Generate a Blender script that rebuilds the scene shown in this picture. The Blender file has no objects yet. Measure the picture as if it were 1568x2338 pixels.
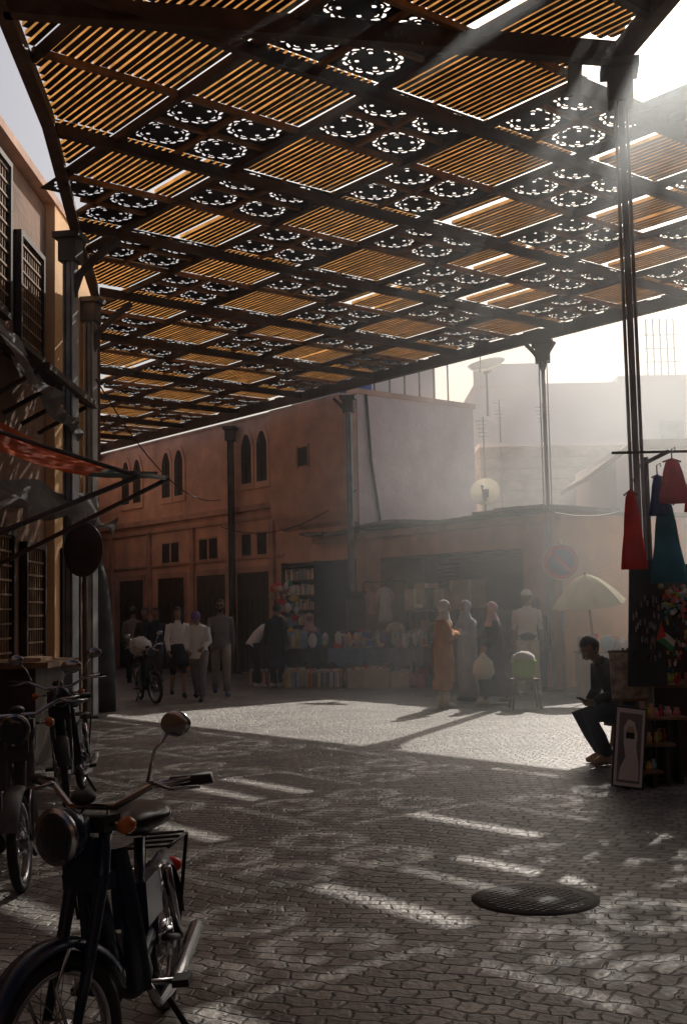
import bpy, math, random
from mathutils import Vector, Matrix
random.seed(7)
RAD=math.radians
sc=bpy.context.scene
sc.view_settings.view_transform='Standard'; sc.view_settings.look='None'; sc.view_settings.exposure=0

# ---------------- materials ----------------
def mat(name,col,rough=.8,var=.25,scale=5.,metal=0.,bump=0.,bs=40.,col2=None,trans=0.):
    m=bpy.data.materials.new(name); m.use_nodes=True; nt=m.node_tree; N=nt.nodes; L=nt.links
    b=N['Principled BSDF']; b.inputs['Roughness'].default_value=rough; b.inputs['Metallic'].default_value=metal
    tc=N.new('ShaderNodeTexCoord'); n=N.new('ShaderNodeTexNoise'); n.inputs['Scale'].default_value=scale; n.inputs['Detail'].default_value=6
    L.new(tc.outputs['Object'],n.inputs['Vector'])
    r=N.new('ShaderNodeValToRGB'); L.new(n.outputs['Fac'],r.inputs['Fac'])
    c2=col2 or tuple(min(1,c*(1+var)) for c in col)
    r.color_ramp.elements[0].position=.32; r.color_ramp.elements[1].position=.68
    r.color_ramp.elements[0].color=tuple(c*(1-var) for c in col)+(1,); r.color_ramp.elements[1].color=tuple(c2)+(1,)
    L.new(r.outputs['Color'],b.inputs['Base Color'])
    if bump>0:
        n2=N.new('ShaderNodeTexNoise'); n2.inputs['Scale'].default_value=bs; n2.inputs['Detail'].default_value=5
        L.new(tc.outputs['Object'],n2.inputs['Vector'])
        bp=N.new('ShaderNodeBump'); bp.inputs['Strength'].default_value=bump; bp.inputs['Distance'].default_value=.03
        L.new(n2.outputs['Fac'],bp.inputs['Height']); L.new(bp.outputs['Normal'],b.inputs['Normal'])
    if trans>0:
        t=N.new('ShaderNodeBsdfTranslucent'); L.new(r.outputs['Color'],t.inputs['Color'])
        mx=N.new('ShaderNodeMixShader'); mx.inputs['Fac'].default_value=trans
        L.new(b.outputs[0],mx.inputs[1]); L.new(t.outputs[0],mx.inputs[2]); L.new(mx.outputs[0],N['Material Output'].inputs['Surface'])
    return m
M={}
def dm(k,*a,**kw): M[k]=mat(k,*a,**kw)
dm('slat',(.72,.38,.12),rough=.7,var=.35,scale=5,trans=.40)  # lath side: glow of sun between slats put into golden translucent colour
dm('slat_shade',(.09,.045,.022),rough=.7,var=.35,scale=6)  # underside of the same laths, shade put into a darker colour
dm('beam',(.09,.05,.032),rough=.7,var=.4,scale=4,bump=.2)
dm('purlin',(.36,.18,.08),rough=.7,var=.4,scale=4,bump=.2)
dm('iron',(.02,.018,.017),rough=.6)
dm('steel',(.40,.43,.45),rough=.5,var=.3,scale=3,bump=.15)
dm('steeldark',(.10,.09,.085),rough=.6,var=.35,scale=3,bump=.15)
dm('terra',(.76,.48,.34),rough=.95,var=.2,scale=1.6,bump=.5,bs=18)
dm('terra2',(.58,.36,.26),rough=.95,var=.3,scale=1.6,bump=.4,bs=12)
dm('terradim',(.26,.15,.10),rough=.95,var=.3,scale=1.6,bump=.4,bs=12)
dm('orange',(.88,.54,.27),rough=.95,var=.12,scale=1.5,bump=.3,bs=20)
dm('pink',(.92,.72,.66),rough=.95,var=.08,scale=2.2,bump=.9,bs=9)
dm('white',(.90,.87,.84),rough=.95,var=.04,scale=.8,bump=.3,bs=6)
dm('stone',(.38,.34,.30),rough=.95,var=.4,scale=3,bump=.8,bs=6)
dm('dark',(.018,.015,.014),rough=.7)
dm('darkwood',(.06,.035,.022),rough=.7,var=.4,bump=.3)
dm('wood',(.25,.14,.07),rough=.7,var=.35,bump=.3)
dm('concrete',(.28,.26,.24),rough=.9,var=.3,bump=.4)
dm('skin',(.42,.24,.15),rough=.55,var=.06); dm('skin2',(.32,.17,.10),rough=.55,var=.06)
dm('lip',(.30,.10,.08),rough=.5); dm('eye',(.7,.68,.65),rough=.3,var=.02); dm('black',(.015,.015,.017),rough=.6,var=.3)
dm('hair',(.02,.014,.01),rough=.5,var=.4,scale=40,bump=.4,bs=80)
dm('cwhite',(.90,.88,.84),rough=.9,var=.05,scale=9,bump=.3,bs=14); dm('cgrey',(.24,.22,.22),rough=.9,var=.15,bump=.3)
dm('ckhaki',(.36,.31,.25),rough=.9,var=.15,bump=.3); dm('cbrown',(.62,.31,.15),rough=.95,var=.15,bump=.3)
dm('cblue',(.12,.17,.30),rough=.9,var=.15,bump=.3); dm('cnavy',(.025,.03,.05),rough=.9,var=.2,bump=.3)
dm('cgreyblue',(.42,.44,.50),rough=.9,var=.15,bump=.3); dm('cpink',(.80,.54,.54),rough=.9,var=.15,bump=.3)
dm('cream',(.82,.75,.64),rough=.9,var=.1,bump=.2); dm('jean',(.05,.07,.12),rough=.9,var=.25,bump=.3)
dm('red',(.85,.07,.05),rough=.7,var=.12,trans=.5); dm('green',(.03,.30,.10),rough=.7); dm('lime',(.42,.75,.08),rough=.5,var=.1)
dm('teal',(.04,.30,.42),rough=.8,trans=.3); dm('hpink',(.9,.30,.35),rough=.8,trans=.4); dm('lblue',(.40,.58,.72),rough=.8,trans=.2); dm('purple',(.2,.1,.3),rough=.7); dm('yellow',(.7,.48,.1),rough=.7)
dm('umbrella',(.84,.78,.55),rough=.8,var=.06,trans=.5)
dm('card',(.58,.42,.28),rough=.9,var=.15,bump=.2); dm('tarp',(.045,.05,.055),rough=.75,var=.3,bump=.6,bs=5)
dm('cloth',(.26,.25,.24),rough=.9,var=.25,bump=.7,bs=5,trans=.3); dm('awnred',(.75,.12,.03),rough=.8,var=.5,scale=2.5,trans=.6); dm('awngreen',(.03,.06,.045),rough=.8)
dm('chrome',(.42,.42,.44),rough=.25,var=.2,metal=1); dm('rubber',(.02,.02,.02),rough=.75); dm('mblue',(.012,.024,.052),rough=.25,var=.15,scale=8)
dm('seat',(.015,.015,.016),rough=.28); dm('amber',(.45,.12,.015),rough=.25,var=.05); dm('signblue',(.03,.07,.38),rough=.4,var=.05); dm('signred',(.75,.03,.03),rough=.4,var=.05)
dm('paper',(.80,.78,.73),rough=.8,var=.05); dm('dish',(.75,.68,.52),rough=.7,var=.12,trans=.3); dm('glass',(.03,.035,.04),rough=.08,var=.05)
dm('manhole',(.09,.085,.08),rough=.6,var=.3,metal=.3,bump=.3); dm('plast',(.5,.5,.48),rough=.5); dm('map',(.5,.42,.33),rough=.8,var=.6,scale=14)

# ---------------- mesh builder ----------------
class MB:
    def __init__(s,Mx=None): s.v=[];s.f=[];s.m=[];s.mt=[];s.sm=[];s.M=Mx or Matrix()
    def mi(s,k):
        if k not in s.mt: s.mt.append(k)
        return s.mt.index(k)
    def add(s,vs,fs,k,smooth=False):
        o=len(s.v); s.v+= [tuple(s.M@Vector(p)) for p in vs]; single=isinstance(k,str)
        for n,f in enumerate(fs):
            s.f.append(tuple(o+a for a in f)); s.m.append(s.mi(k if single else k[n])); s.sm.append(smooth)
    def box(s,c,d,k,rot=None):
        c=Vector(c);R3=rot or Matrix.Identity(3)
        vs=[c+R3@Vector((x*d[0]/2,y*d[1]/2,z*d[2]/2)) for x in(-1,1) for y in(-1,1) for z in(-1,1)]
        s.add(vs,[(0,1,3,2),(4,6,7,5),(0,4,5,1),(2,3,7,6),(0,2,6,4),(1,5,7,3)],k)
    def b2(s,a,b,k):
        s.box([(a[i]+b[i])/2 for i in range(3)],[abs(b[i]-a[i]) for i in range(3)],k)
    def beam(s,p,q,w,h,k,up=(0,0,1)):
        p=Vector(p);q=Vector(q);x=(q-p); L=x.length
        if L<1e-4: return
        x.normalize(); y=Vector(up).cross(x)
        if y.length<1e-3: y=Vector((1,0,0)).cross(x)
        y.normalize(); z=x.cross(y); R3=Matrix((x,y,z)).transposed()
        s.box((p+q)/2,(L,w,h),k,R3)
    def tube(s,pts,rs,k,n=8,cap=True,flat=1.,side=None,wob=0.,nf=6):
        pts=[Vector(p) for p in pts]
        if not hasattr(rs,'__len__'): rs=[rs]*len(pts)
        vs=[];fs=[]; prev=None
        for i,p in enumerate(pts):
            t=(pts[min(i+1,len(pts)-1)]-pts[max(i-1,0)])
            if t.length<1e-6: t=Vector((0,0,1))
            t.normalize()
            if side is not None: a=Vector(side)
            elif prev is not None: a=prev
            else: a=Vector((0,0,1)) if abs(t.z)<.9 else Vector((1,0,0))
            a=a-t*a.dot(t)
            if a.length<1e-4: a=t.orthogonal()
            a.normalize(); prev=a; b=t.cross(a)
            r=rs[i]; ra,rb=(r if hasattr(r,'__len__') else (r,r*flat))
            for j in range(n):
                an=2*math.pi*j/n; w=1+wob*(math.sin(nf*an+i*.35)+.5*math.sin((nf*2-1)*an+1+i*.2))*i/len(pts)
                vs.append(p+a*math.cos(an)*ra*w+b*math.sin(an)*rb*w)
        for i in range(len(pts)-1):
            for j in range(n):
                fs.append((i*n+j,i*n+(j+1)%n,(i+1)*n+(j+1)%n,(i+1)*n+j))
        if cap: fs.append(tuple(range(n))[::-1]); fs.append(tuple((len(pts)-1)*n+j for j in range(n)))
        s.add(vs,fs,k,True)
    def ell(s,c,r,k,rot=None,n=14,m=9,fn=None,skip=None):
        c=Vector(c);R3=rot or Matrix.Identity(3); vs=[];fs=[]
        if not hasattr(r,'__len__'): r=(r,r,r)
        for i in range(m+1):
            th=math.pi*i/m
            for j in range(n):
                ph=2*math.pi*j/n; u=Vector((math.sin(th)*math.cos(ph),math.sin(th)*math.sin(ph),math.cos(th)))
                if fn: u=fn(u)
                vs.append(c+R3@Vector((u.x*r[0],u.y*r[1],u.z*r[2])))
        for i in range(m):
            th=math.pi*(i+.5)/m
            for j in range(n):
                ph=2*math.pi*(j+.5)/n; u=Vector((math.sin(th)*math.cos(ph),math.sin(th)*math.sin(ph),math.cos(th)))
                if skip and skip(u): continue
                fs.append((i*n+j,(i+1)*n+j,(i+1)*n+(j+1)%n,i*n+(j+1)%n))
        s.add(vs,fs,k,True)
    def prism(s,poly,axis_o,ax,ay,az,t,k):
        o=Vector(axis_o);ax=Vector(ax);ay=Vector(ay);az=Vector(az); n=len(poly)
        vs=[o+ax*p[0]+ay*p[1] for p in poly]+[o+ax*p[0]+ay*p[1]+az*t for p in poly]
        s.add(vs,[tuple(range(n))[::-1],tuple(range(n,2*n))]+[(i,(i+1)%n,n+(i+1)%n,n+i) for i in range(n)],k)
    def torus(s,c,Rr,r,k,ax='y',n=36,m=8,flat=1.,a0=0,a1=2*math.pi):
        full=abs(a1-a0-2*math.pi)<1e-6; vs=[];fs=[]; N_=n if full else n+1
        for i in range(N_):
            a=a0+(a1-a0)*i/n
            for j in range(m):
                b=2*math.pi*j/m; rr=Rr+r*math.cos(b); y=r*flat*math.sin(b)
                vs.append(Vector(c)+Vector((rr*math.cos(a),y,rr*math.sin(a))))
        for i in range(n):
            i2=(i+1)%N_
            for j in range(m): fs.append((i*m+j,i*m+(j+1)%m,i2*m+(j+1)%m,i2*m+j))
        s.add(vs,fs,k,True)
    def build(s,name,parent=None,bevel=0):
        me=bpy.data.meshes.new(name); me.from_pydata(s.v,[],s.f)
        for k in s.mt: me.materials.append(M[k])
        me.polygons.foreach_set('material_index',s.m); me.polygons.foreach_set('use_smooth',s.sm); me.update()
        o=bpy.data.objects.new(name,me); sc.collection.objects.link(o)
        if parent: o.parent=parent
        if bevel:
            b=o.modifiers.new('b','BEVEL'); b.width=bevel; b.segments=2; b.limit_method='ANGLE'
        return o
def empty(name):
    o=bpy.data.objects.new(name,None); sc.collection.objects.link(o); return o

# ---------------- camera / light ----------------
cam=bpy.data.cameras.new('camera'); co=bpy.data.objects.new('camera',cam); sc.collection.objects.link(co); sc.camera=co
cam.sensor_fit='VERTICAL'; cam.sensor_height=36; cam.sensor_width=24.1; cam.lens=41; cam.clip_end=2000; cam.clip_start=.05
co.matrix_world=Matrix.Translation((0,0,1.5))@Matrix.Rotation(RAD(90+4.95),4,'X')@Matrix.Rotation(RAD(-1.2),4,'Z')
EL=RAD(35.8); AZ=RAD(22.5)
sd=Vector((math.sin(AZ)*math.cos(EL),math.cos(AZ)*math.cos(EL),math.sin(EL)))
sl=bpy.data.lights.new('sun','SUN'); sl.energy=5; sl.angle=RAD(.5); sl.color=(1,.95,.86)
so=bpy.data.objects.new('sun',sl); sc.collection.objects.link(so); so.rotation_euler=sd.to_track_quat('Z','Y').to_euler()
w=bpy.data.worlds.new('World'); sc.world=w; w.use_nodes=True
sky=w.node_tree.nodes.new('ShaderNodeTexSky'); sky.sky_type='NISHITA'; sky.sun_disc=False; sky.sun_elevation=EL; sky.sun_rotation=AZ; sky.dust_density=5
w.node_tree.links.new(sky.outputs[0],w.node_tree.nodes['Background'].inputs[0]); w.node_tree.nodes['Background'].inputs[1].default_value=.08

# ---------------- ground ----------------
gm=bpy.data.materials.new('cobbles'); gm.use_nodes=True; nt=gm.node_tree;N=nt.nodes;L=nt.links;b=N['Principled BSDF']
tc=N.new('ShaderNodeTexCoord'); mp=N.new('ShaderNodeMapping'); mp.inputs['Rotation'].default_value=(0,0,RAD(24))
n1=N.new('ShaderNodeTexNoise'); n1.inputs['Scale'].default_value=.4; n1.inputs['Detail'].default_value=1
n1b=N.new('ShaderNodeTexNoise'); n1b.inputs['Scale'].default_value=8; n1b.inputs['Detail'].default_value=2
va=N.new('ShaderNodeVectorMath'); va.operation='MULTIPLY_ADD'; va.inputs[1].default_value=(1.1,1.1,0)
vb=N.new('ShaderNodeVectorMath'); vb.operation='MULTIPLY_ADD'; vb.inputs[1].default_value=(.10,.10,0)
br=N.new('ShaderNodeTexBrick'); br.inputs['Scale'].default_value=1; br.inputs['Brick Width'].default_value=.115; br.inputs['Row Height'].default_value=.10
br.inputs['Mortar Size'].default_value=.011; br.inputs['Mortar Smooth'].default_value=.8; br.inputs['Color1'].default_value=(.32,.285,.25,1); br.inputs['Color2'].default_value=(.12,.105,.095,1); br.inputs['Mortar'].default_value=(.03,.025,.02,1)
L.new(tc.outputs['Object'],mp.inputs[0]); L.new(mp.outputs[0],n1.inputs['Vector']); L.new(mp.outputs[0],n1b.inputs['Vector'])
L.new(n1.outputs['Color'],va.inputs[0]); L.new(mp.outputs[0],va.inputs[2]); L.new(n1b.outputs['Color'],vb.inputs[0]); L.new(va.outputs[0],vb.inputs[2]); L.new(vb.outputs[0],br.inputs['Vector'])
n2=N.new('ShaderNodeTexNoise'); n2.inputs['Scale'].default_value=1.3; n2.inputs['Detail'].default_value=9; L.new(tc.outputs['Object'],n2.inputs['Vector'])
mr=N.new('ShaderNodeMapRange'); mr.inputs[1].default_value=.35; mr.inputs[2].default_value=.65; mr.inputs[3].default_value=.55; mr.inputs[4].default_value=1.15; L.new(n2.outputs['Fac'],mr.inputs[0])
mm=N.new('ShaderNodeMix'); mm.data_type='RGBA'; mm.blend_type='MULTIPLY'; mm.inputs[0].default_value=1; L.new(br.outputs['Color'],mm.inputs[6]); L.new(mr.outputs[0],mm.inputs[7]); L.new(mm.outputs[2],b.inputs['Base Color'])
n3=N.new('ShaderNodeTexNoise'); n3.inputs['Scale'].default_value=28; L.new(tc.outputs['Object'],n3.inputs['Vector'])
ma=N.new('ShaderNodeMath'); ma.operation='MULTIPLY_ADD'; ma.inputs[1].default_value=-1.2; L.new(br.outputs['Fac'],ma.inputs[0]); L.new(n3.outputs['Fac'],ma.inputs[2])
bp=N.new('ShaderNodeBump'); bp.inputs['Strength'].default_value=.7; bp.inputs['Distance'].default_value=.014; L.new(ma.outputs[0],bp.inputs['Height']); L.new(bp.outputs['Normal'],b.inputs['Normal'])
b.inputs['Roughness'].default_value=.50; b.inputs['Specular IOR Level'].default_value=1.0
M['cobble']=gm
g=MB(); g.add([(-300,-300,0),(300,-300,0),(300,300,0),(-300,300,0)],[(0,1,2,3)],'cobble'); g.build('cobblestone_ground')
mh=MB(); mh.M=Matrix.Translation((.95,6.2,0))
mh.tube([(0,0,.0),(0,0,.004)],.30,'manhole',n=40); mh.tube([(0,0,.0),(0,0,.003)],.33,'iron',n=40)
for i in range(-11,12):
    for j in range(-11,12):
        if (i*i+j*j)*.026**2<.265**2 and (i+j)%2==0 and not (abs(i)<5 and abs(j)<2): mh.box((i*.026,j*.026,.005),(.020,.020,.003),'manhole')
mh.build('manhole_cover')

# ---------------- canopy ----------------
A=Vector((.775,.632,0)); B=Vector((-.632,.775,0)); ZR=6.7
def UV(u,v,z=ZR): p=A*u+B*v; return Vector((p.x,p.y,z))
pr=[(-2.6,-8.0),(-2.72,9.25),(-2.92,11.5),(-3.4,14.8),(-3.8,17.9),(-8.2,39)]
pe=UV(16.4,36); pf=UV(16.4,7.045); pg=UV(8.75,7.045)
poly=pr+[(pe.x,pe.y),(pf.x,pf.y),(pg.x,pg.y),(2.2,10.26),(2.62,10.35),(3.5,5.0),(4.6,-8.0)]
def inside(x,y):
    c=False;n=len(poly)
    for i in range(n):
        x1,y1=poly[i];x2,y2=poly[(i+1)%n]
        if (y1>y)!=(y2>y) and x<(x2-x1)*(y-y1)/(y2-y1)+x1: c=not c
    return c
def clipseg(f,a,b,n):
    st=None;out=[]
    for i in range(n+1):
        t=a+(b-a)*i/n; p=f(t)
        if inside(p.x,p.y):
            if st is None: st=t
            last=t
        elif st is not None: out.append((st,last)); st=None
    if st is not None: out.append((st,last))
    return [o for o in out if o[1]-o[0]>.02]
canopy=empty('slatted_canopy_roof')
U0,DU,V0,DV=5.9,1.5,8.36,1.315
sl_=MB();pl=MB();bm_=MB();fr=MB()
Nn=48; RI=[.0,.055,.08,.115,.145,.185,.205,.240,.270]
def panel(cu,cv):
    base=UV(cu,cv,ZR+.02); vs=[];fs=[]
    for i,r in enumerate(RI):
        for j in range(Nn):
            a=2*math.pi*j/Nn; rr=r
            if i in(3,4,5): rr=r*(1+.15*math.cos(8*a))
            if i==6: rr=r*(1+.09*math.cos(8*a))
            if i in(7,8): rr=r*(1+.05*math.cos(8*a)) 
            if i==8: rr*=(1-.05*(j%3==0))
            vs.append(base+A*(math.cos(a)*rr*1.12)+B*(math.sin(a)*rr))
    for j in range(Nn):
        a=2*math.pi*j/Nn; c,s_=math.cos(a),math.sin(a); q=1/max(abs(c),abs(s_)); vs.append(base+A*c*q*.367+B*s_*q*.322)
    for i in range(len(RI)):
        for j in range(Nn):
            hole=(i==7 and j%3!=0) or (i==5 and j%6 in(5,0)) or (i==3 and j%12 in(5,6))
            if not hole: fs.append((i*Nn+j,i*Nn+(j+1)%Nn,(i+1)*Nn+(j+1)%Nn,(i+1)*Nn+j))
    pl.add(vs,fs,'iron')
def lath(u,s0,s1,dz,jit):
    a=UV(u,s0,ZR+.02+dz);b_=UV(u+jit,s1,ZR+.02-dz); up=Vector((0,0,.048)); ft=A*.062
    sl_.add([a,b_,b_+up,a+up,a+ft,b_+ft],[(0,1,2,3),(0,4,5,1)],['slat','slat_shade'])
OPEN={(3,-1):{2,3},(3,1):{4,5},(4,2):{7,8},(5,3):{3,4,9,10},(4,4):{4,5,11},(4,0):{3,4,11},(5,1):{8,9}}
for i in range(-10,7):
    for j in range(-12,22):
        u0=U0+DU*i; v0=V0+DV*j
        orn=((i+j)%2!=0) and i>=0 and not(i>=1 and j<0 and i%2)
        if orn:
            for a in(0,1):
                for b_ in(0,1):
                    cu=u0+DU*(.25+.5*a); cv=v0+DV*(.25+.5*b_); p=UV(cu,cv)
                    if inside(p.x,p.y): panel(cu,cv)
            for s0,s1 in clipseg(lambda t:UV(u0+DU/2,t),v0,v0+DV,8): bm_.beam(UV(u0+DU/2,s0),UV(u0+DU/2,s1),.055,.05,'purlin')
            for s0,s1 in clipseg(lambda t:UV(t,v0+DV/2),u0,u0+DU,8): bm_.beam(UV(s0,v0+DV/2),UV(s1,v0+DV/2),.055,.05,'purlin')
        else:
            n=17; miss=set(OPEN.get((i,j),())); r1,r2,r3=random.random(),random.random(),random.random()
            if r1<.22: miss.add(random.choice([0,16]))
            if r2<.12: miss.add(random.randrange(n))
            op=(i<0 and j>=1 and r3<.4)
            for k in range(n):
                if k in miss or (op and random.random()<.12): continue
                u=u0+.03+(DU-.06)*(k+.1)/n+random.uniform(-.003,.003)
                for s0,s1 in clipseg(lambda t:UV(u,t),v0+.01,v0+DV-.01,20): lath(u,s0,s1,random.uniform(-.005,.005),random.uniform(-.005,.005))
for i in range(-10,9):
    u=U0+DU*i
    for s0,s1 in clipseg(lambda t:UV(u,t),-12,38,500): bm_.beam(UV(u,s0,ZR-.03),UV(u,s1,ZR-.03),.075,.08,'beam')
for j in range(-12,22):
    v=V0+DV*j; big=(j%2==0)
    for s0,s1 in clipseg(lambda t:UV(t,v),-9,16.5,300):
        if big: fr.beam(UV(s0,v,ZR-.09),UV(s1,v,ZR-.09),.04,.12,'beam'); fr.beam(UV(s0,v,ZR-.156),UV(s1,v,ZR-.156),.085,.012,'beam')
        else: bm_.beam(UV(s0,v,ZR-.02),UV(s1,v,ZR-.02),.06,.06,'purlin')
pe_=[(poly[i],poly[(i+1)%len(poly)]) for i in range(len(poly)-1) if i not in(8,9)]+[((-2.72,9.25),(2.62,10.35)),((pg.x,pg.y),(2.2,10.26))]
for a,b_ in pe_:
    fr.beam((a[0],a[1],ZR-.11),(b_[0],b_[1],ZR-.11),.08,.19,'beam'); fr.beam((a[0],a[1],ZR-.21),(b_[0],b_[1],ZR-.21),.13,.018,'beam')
inf=MB()
for a,b_ in ((9.75,10.25),(11.0,11.7),(12.7,13.6)):
    p=[UV(a,7.0,ZR-.05),UV(b_,7.0,ZR-.05),UV(b_,4.0,ZR-.05),UV(a,4.0,ZR-.05)]; inf.add(p,[(0,1,2,3)],'steel')
for u in (9.75,10.25,11.0,11.7,12.7,13.6): inf.beam(UV(u,7.0,ZR-.1),UV(u,4.0,ZR-.1),.06,.08,'steel')
inf.build('shaft_infill_sheets',canopy)  # infill panel, repeated beyond view to split the sun into shafts
sl_.build('slats',canopy); pl.build('perforated_panels',canopy); bm_.build('purlins',canopy); fr.build('main_beams',canopy)
def column(x,y,h=6.4,w=.16,k='steel',br=[],bs=1.):
    m=MB(); m.M=Matrix.Translation((x,y,0))@Matrix.Rotation(RAD(-10),4,'Z')
    m.box((0,0,h/2),(w*.35,w,h-.02),k); m.box((w*.36,0,h/2),(.02,w+.04,h),k); m.box((-w*.36,0,h/2),(.02,w+.04,h),k)
    m.box((0,0,h-.15),(w+.08,w+.1,.3),'steeldark'); m.box((0,0,h+.04),(w+.2,w+.2,.08),'steeldark')
    m.box((0,0,.02),(.36,.36,.04),'steeldark')
    for bx,by in br:
        d=Vector((bx,by,0))*bs; m.tube([Vector((0,0,h-.75*bs))+d*.02,Vector((0,0,h-.45*bs))+d*.12,Vector((0,0,h-.2*bs))+d*.36,Vector((0,0,h-.0))+d*.62],.05*bs+.01,'steeldark',n=6)
    return m.build('canopy_steel_column',bevel=.004)
column(-3.47,14.8,br=[(1,.2)]); column(-3.88,17.9,br=[(1,.2)]); column(2.62,10.35,w=.14)
column(3.78,21.5,w=.2,br=[(-.8,-.6),(.6,-.8)],bs=.6); column(.16,26.55,w=.16,br=[(-.8,-.6)],bs=.6); column(-2.95,30.6,w=.16,k='steeldark')
# ---------------- buildings ----------------
C=Vector((.36,26.9,0)); nO=-A
FB=Matrix(((B.x,nO.x,0,C.x),(B.y,nO.y,0,C.y),(0,0,1,0),(0,0,0,1)))
def arch(w,h,n=8):
    hs=h-w*.75; p=[(-w/2,0),(w/2,0),(w/2,hs)]
    for i in range(1,n):
        t=i/n; p.append((w/2*(1-t)**.8,hs+w*.75*math.sin(t*math.pi/2)))
    p.append((0,h))
    for i in range(n-1,0,-1):
        t=i/n; p.append((-w/2*(1-t)**.8,hs+w*.75*math.sin(t*math.pi/2)))
    p.append((-w/2,hs)); return p
ab=empty('arcade_building')
m=MB(FB); m.b2((0,0,0),(19,-3.85,6.6),'terra'); m.build('walls',ab)
m=MB(FB); m.add([(-.004,-3.83,3.2),(-.004,-.0,3.2),(-.004,0,6.62),(-.004,-3.83,6.62)],[(0,1,2,3)],'pink'); m.b2((-.05,-3.9,6.6),(.3,.05,6.72),'terra'); m.b2((.3,-3.9,6.6),(19,0.02,6.68),'terra2')
m.tube([(-.05,-.25,6.6),(-.06,-.35,5),(-.05,-.6,3.6)],.035,'iron',n=6); m.build('end_wall_render',ab)
m=MB(FB)
prof=[(0,6.58),(.42,6.58),(.42,4.1),(.36,3.85),(.2,3.65),(0,3.55)]
m.prism(prof,(.02,0,0),(0,1,0),(0,0,1),(1,0,0),2.9,'terra'); m.build('projecting_bay',ab)
m=MB(FB)
for s0,s1,z,h,o in [(2.95,19,4.2,.14,.14),(2.95,19,3.95,.07,.07),(2.95,19,2.95,.06,.05)]: m.b2((s0,0,z),(s1,o,z+h),'terra2')
for s in (3.4,5.4,7.2,9.6,11.9,14): m.b2((s-.09,0,0),(s+.09,.09,3.94),'terra2')
m.build('cornices',ab)
m=MB(FB)
for s in (3.8,4.5,7.9,8.6,10.3,11.0,13.3,14):
    m.prism(arch(.66,1.62),(s,0,4.76),(1,0,0),(0,0,1),(0,1,0),.05,'terra'); m.prism(arch(.44,1.3),(s,.0,4.93),(1,0,0),(0,0,1),(0,1,0),.055,'dark')
    m.b2((s-.012,.055,4.95),(s+.012,.07,6.1),'darkwood'); m.b2((s-.2,.055,5.5),(s+.2,.07,5.53),'darkwood')
m.b2((1.35,.42,5.05),(1.75,.425,5.5),'dark'); m.b2((1.3,.42,5.0),(1.35,.45,5.55),'terra2'); m.b2((1.75,.42,5.0),(1.8,.45,5.55),'terra2')
for s in (3.9,4.6,6.2,6.7,8.2,8.7): m.b2((s-.2,.0,3.05),(s+.2,.012,3.6),'dark'); m.b2((s-.24,0,3.0),(s+.24,.008,3.65),'terra2')
for s in (4.3,6.3,8.4,10.7,12.9): m.b2((s-.8,0,.02),(s+.8,.03,2.75),'terra2'); m.b2((s-.7,0,.02),(s+.7,.04,2.6),'darkwood')
for s in (4.3,6.3,8.4,10.7):
    for q in (-.5,-.25,0,.25,.5): m.b2((s+q-.02,.04,.1),(s+q+.02,.055,1.9),'dark')
m.b2((.15,.0,.05),(2.9,.03,2.75),'dark')
m.build('windows_and_doors',ab)
m=MB(FB); m.b2((1.2,-3.7,6.7),(4,-1.1,8.0),'white')
for q in range(6): m.b2((.6,-3.6+q*.5,6.72),(.63,-3.57+q*.5,8.0),'steeldark')
m.b2((.5,-.9,6.72),(1.1,-.4,7.0),'signblue'); m.build('roof_room',ab)
sh=empty('shop_building')
m=MB(FB)
m.b2((-5.9,-4,0),(-5.0,0,3.35),'terra'); m.b2((-5.0,-4,2.72),(-.7,0,3.35),'terra'); m.b2((-.7,-3,0),(-.01,0,3.35),'terra'); m.b2((-5.0,-4,0),(-.7,-2.5,2.72),'dark')
m.build('walls',sh)
m=MB(FB); m.b2((-5.905,-4,0),(-5.9,0.003,3.34),'orange'); m.build('side_wall',sh)  # brighter orange than the other walls: sunlit look put into the colour
m=MB(FB)
for k in range(26):
    s=-6.2+k*.31; h=3.37+.06*math.sin(k*.5)+random.uniform(0,.03); m.b2((s,-4.1,h),(s+.33,.32+random.uniform(0,.08),h+.07),'concrete')
m.b2((-6.0,0,3.18),(1.6,.16,3.3),'terra2'); m.build('roof_slab',sh)
m=MB(FB)
for k in range(40): m.b2((-2.2-k*.07,-.25,0),(-2.2-k*.07-.05,-.22,1.5),'steel')
for k in range(12): m.b2((-4.98,-.4,2.7-.09*k),(-2.2,-.37,2.76-.09*k),'steeldark')
m.b2((-2.15,-.3,0),(-2.05,-.1,2.7),'steeldark'); m.build('metal_shutter',sh)
wb=empty('white_building'); m=MB(); m.b2((4.6,40,0),(17,50,9.3),'white'); m.b2((4.6,39.9,9.2),(7,40,10.0),'white'); m.b2((9.6,39.9,9.3),(17,44,9.5),'white'); m.build('walls',wb)
m=MB()
for x in (11,13,15): m.b2((x,39.95,6.5),(x+.8,40,7.9),'steel')
for k in range(5): m.tube([(11.2+k*.25,42,9.3),(11.2+k*.25,42,12.0)],.03,'steeldark',n=5)
for k in range(4): m.tube([(11.1,42,9.9+k*.5),(12.4,42,9.9+k*.5)],.02,'steeldark',n=5)
m.build('windows_and_railings',wb)
sb=empty('stone_building'); m=MB(); m.b2((3.75,31.5,0),(7.6,36,5.9),'stone'); m.build('walls',sb)
m=MB()
for k in range(9): m.b2((3.7,31.44,3.2+k*.3),(7.6,31.5,3.23+k*.3),'concrete')
m.b2((3.7,31.3,5.9),(7.7,36,6.0),'white'); m.build('cornice',sb)
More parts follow.
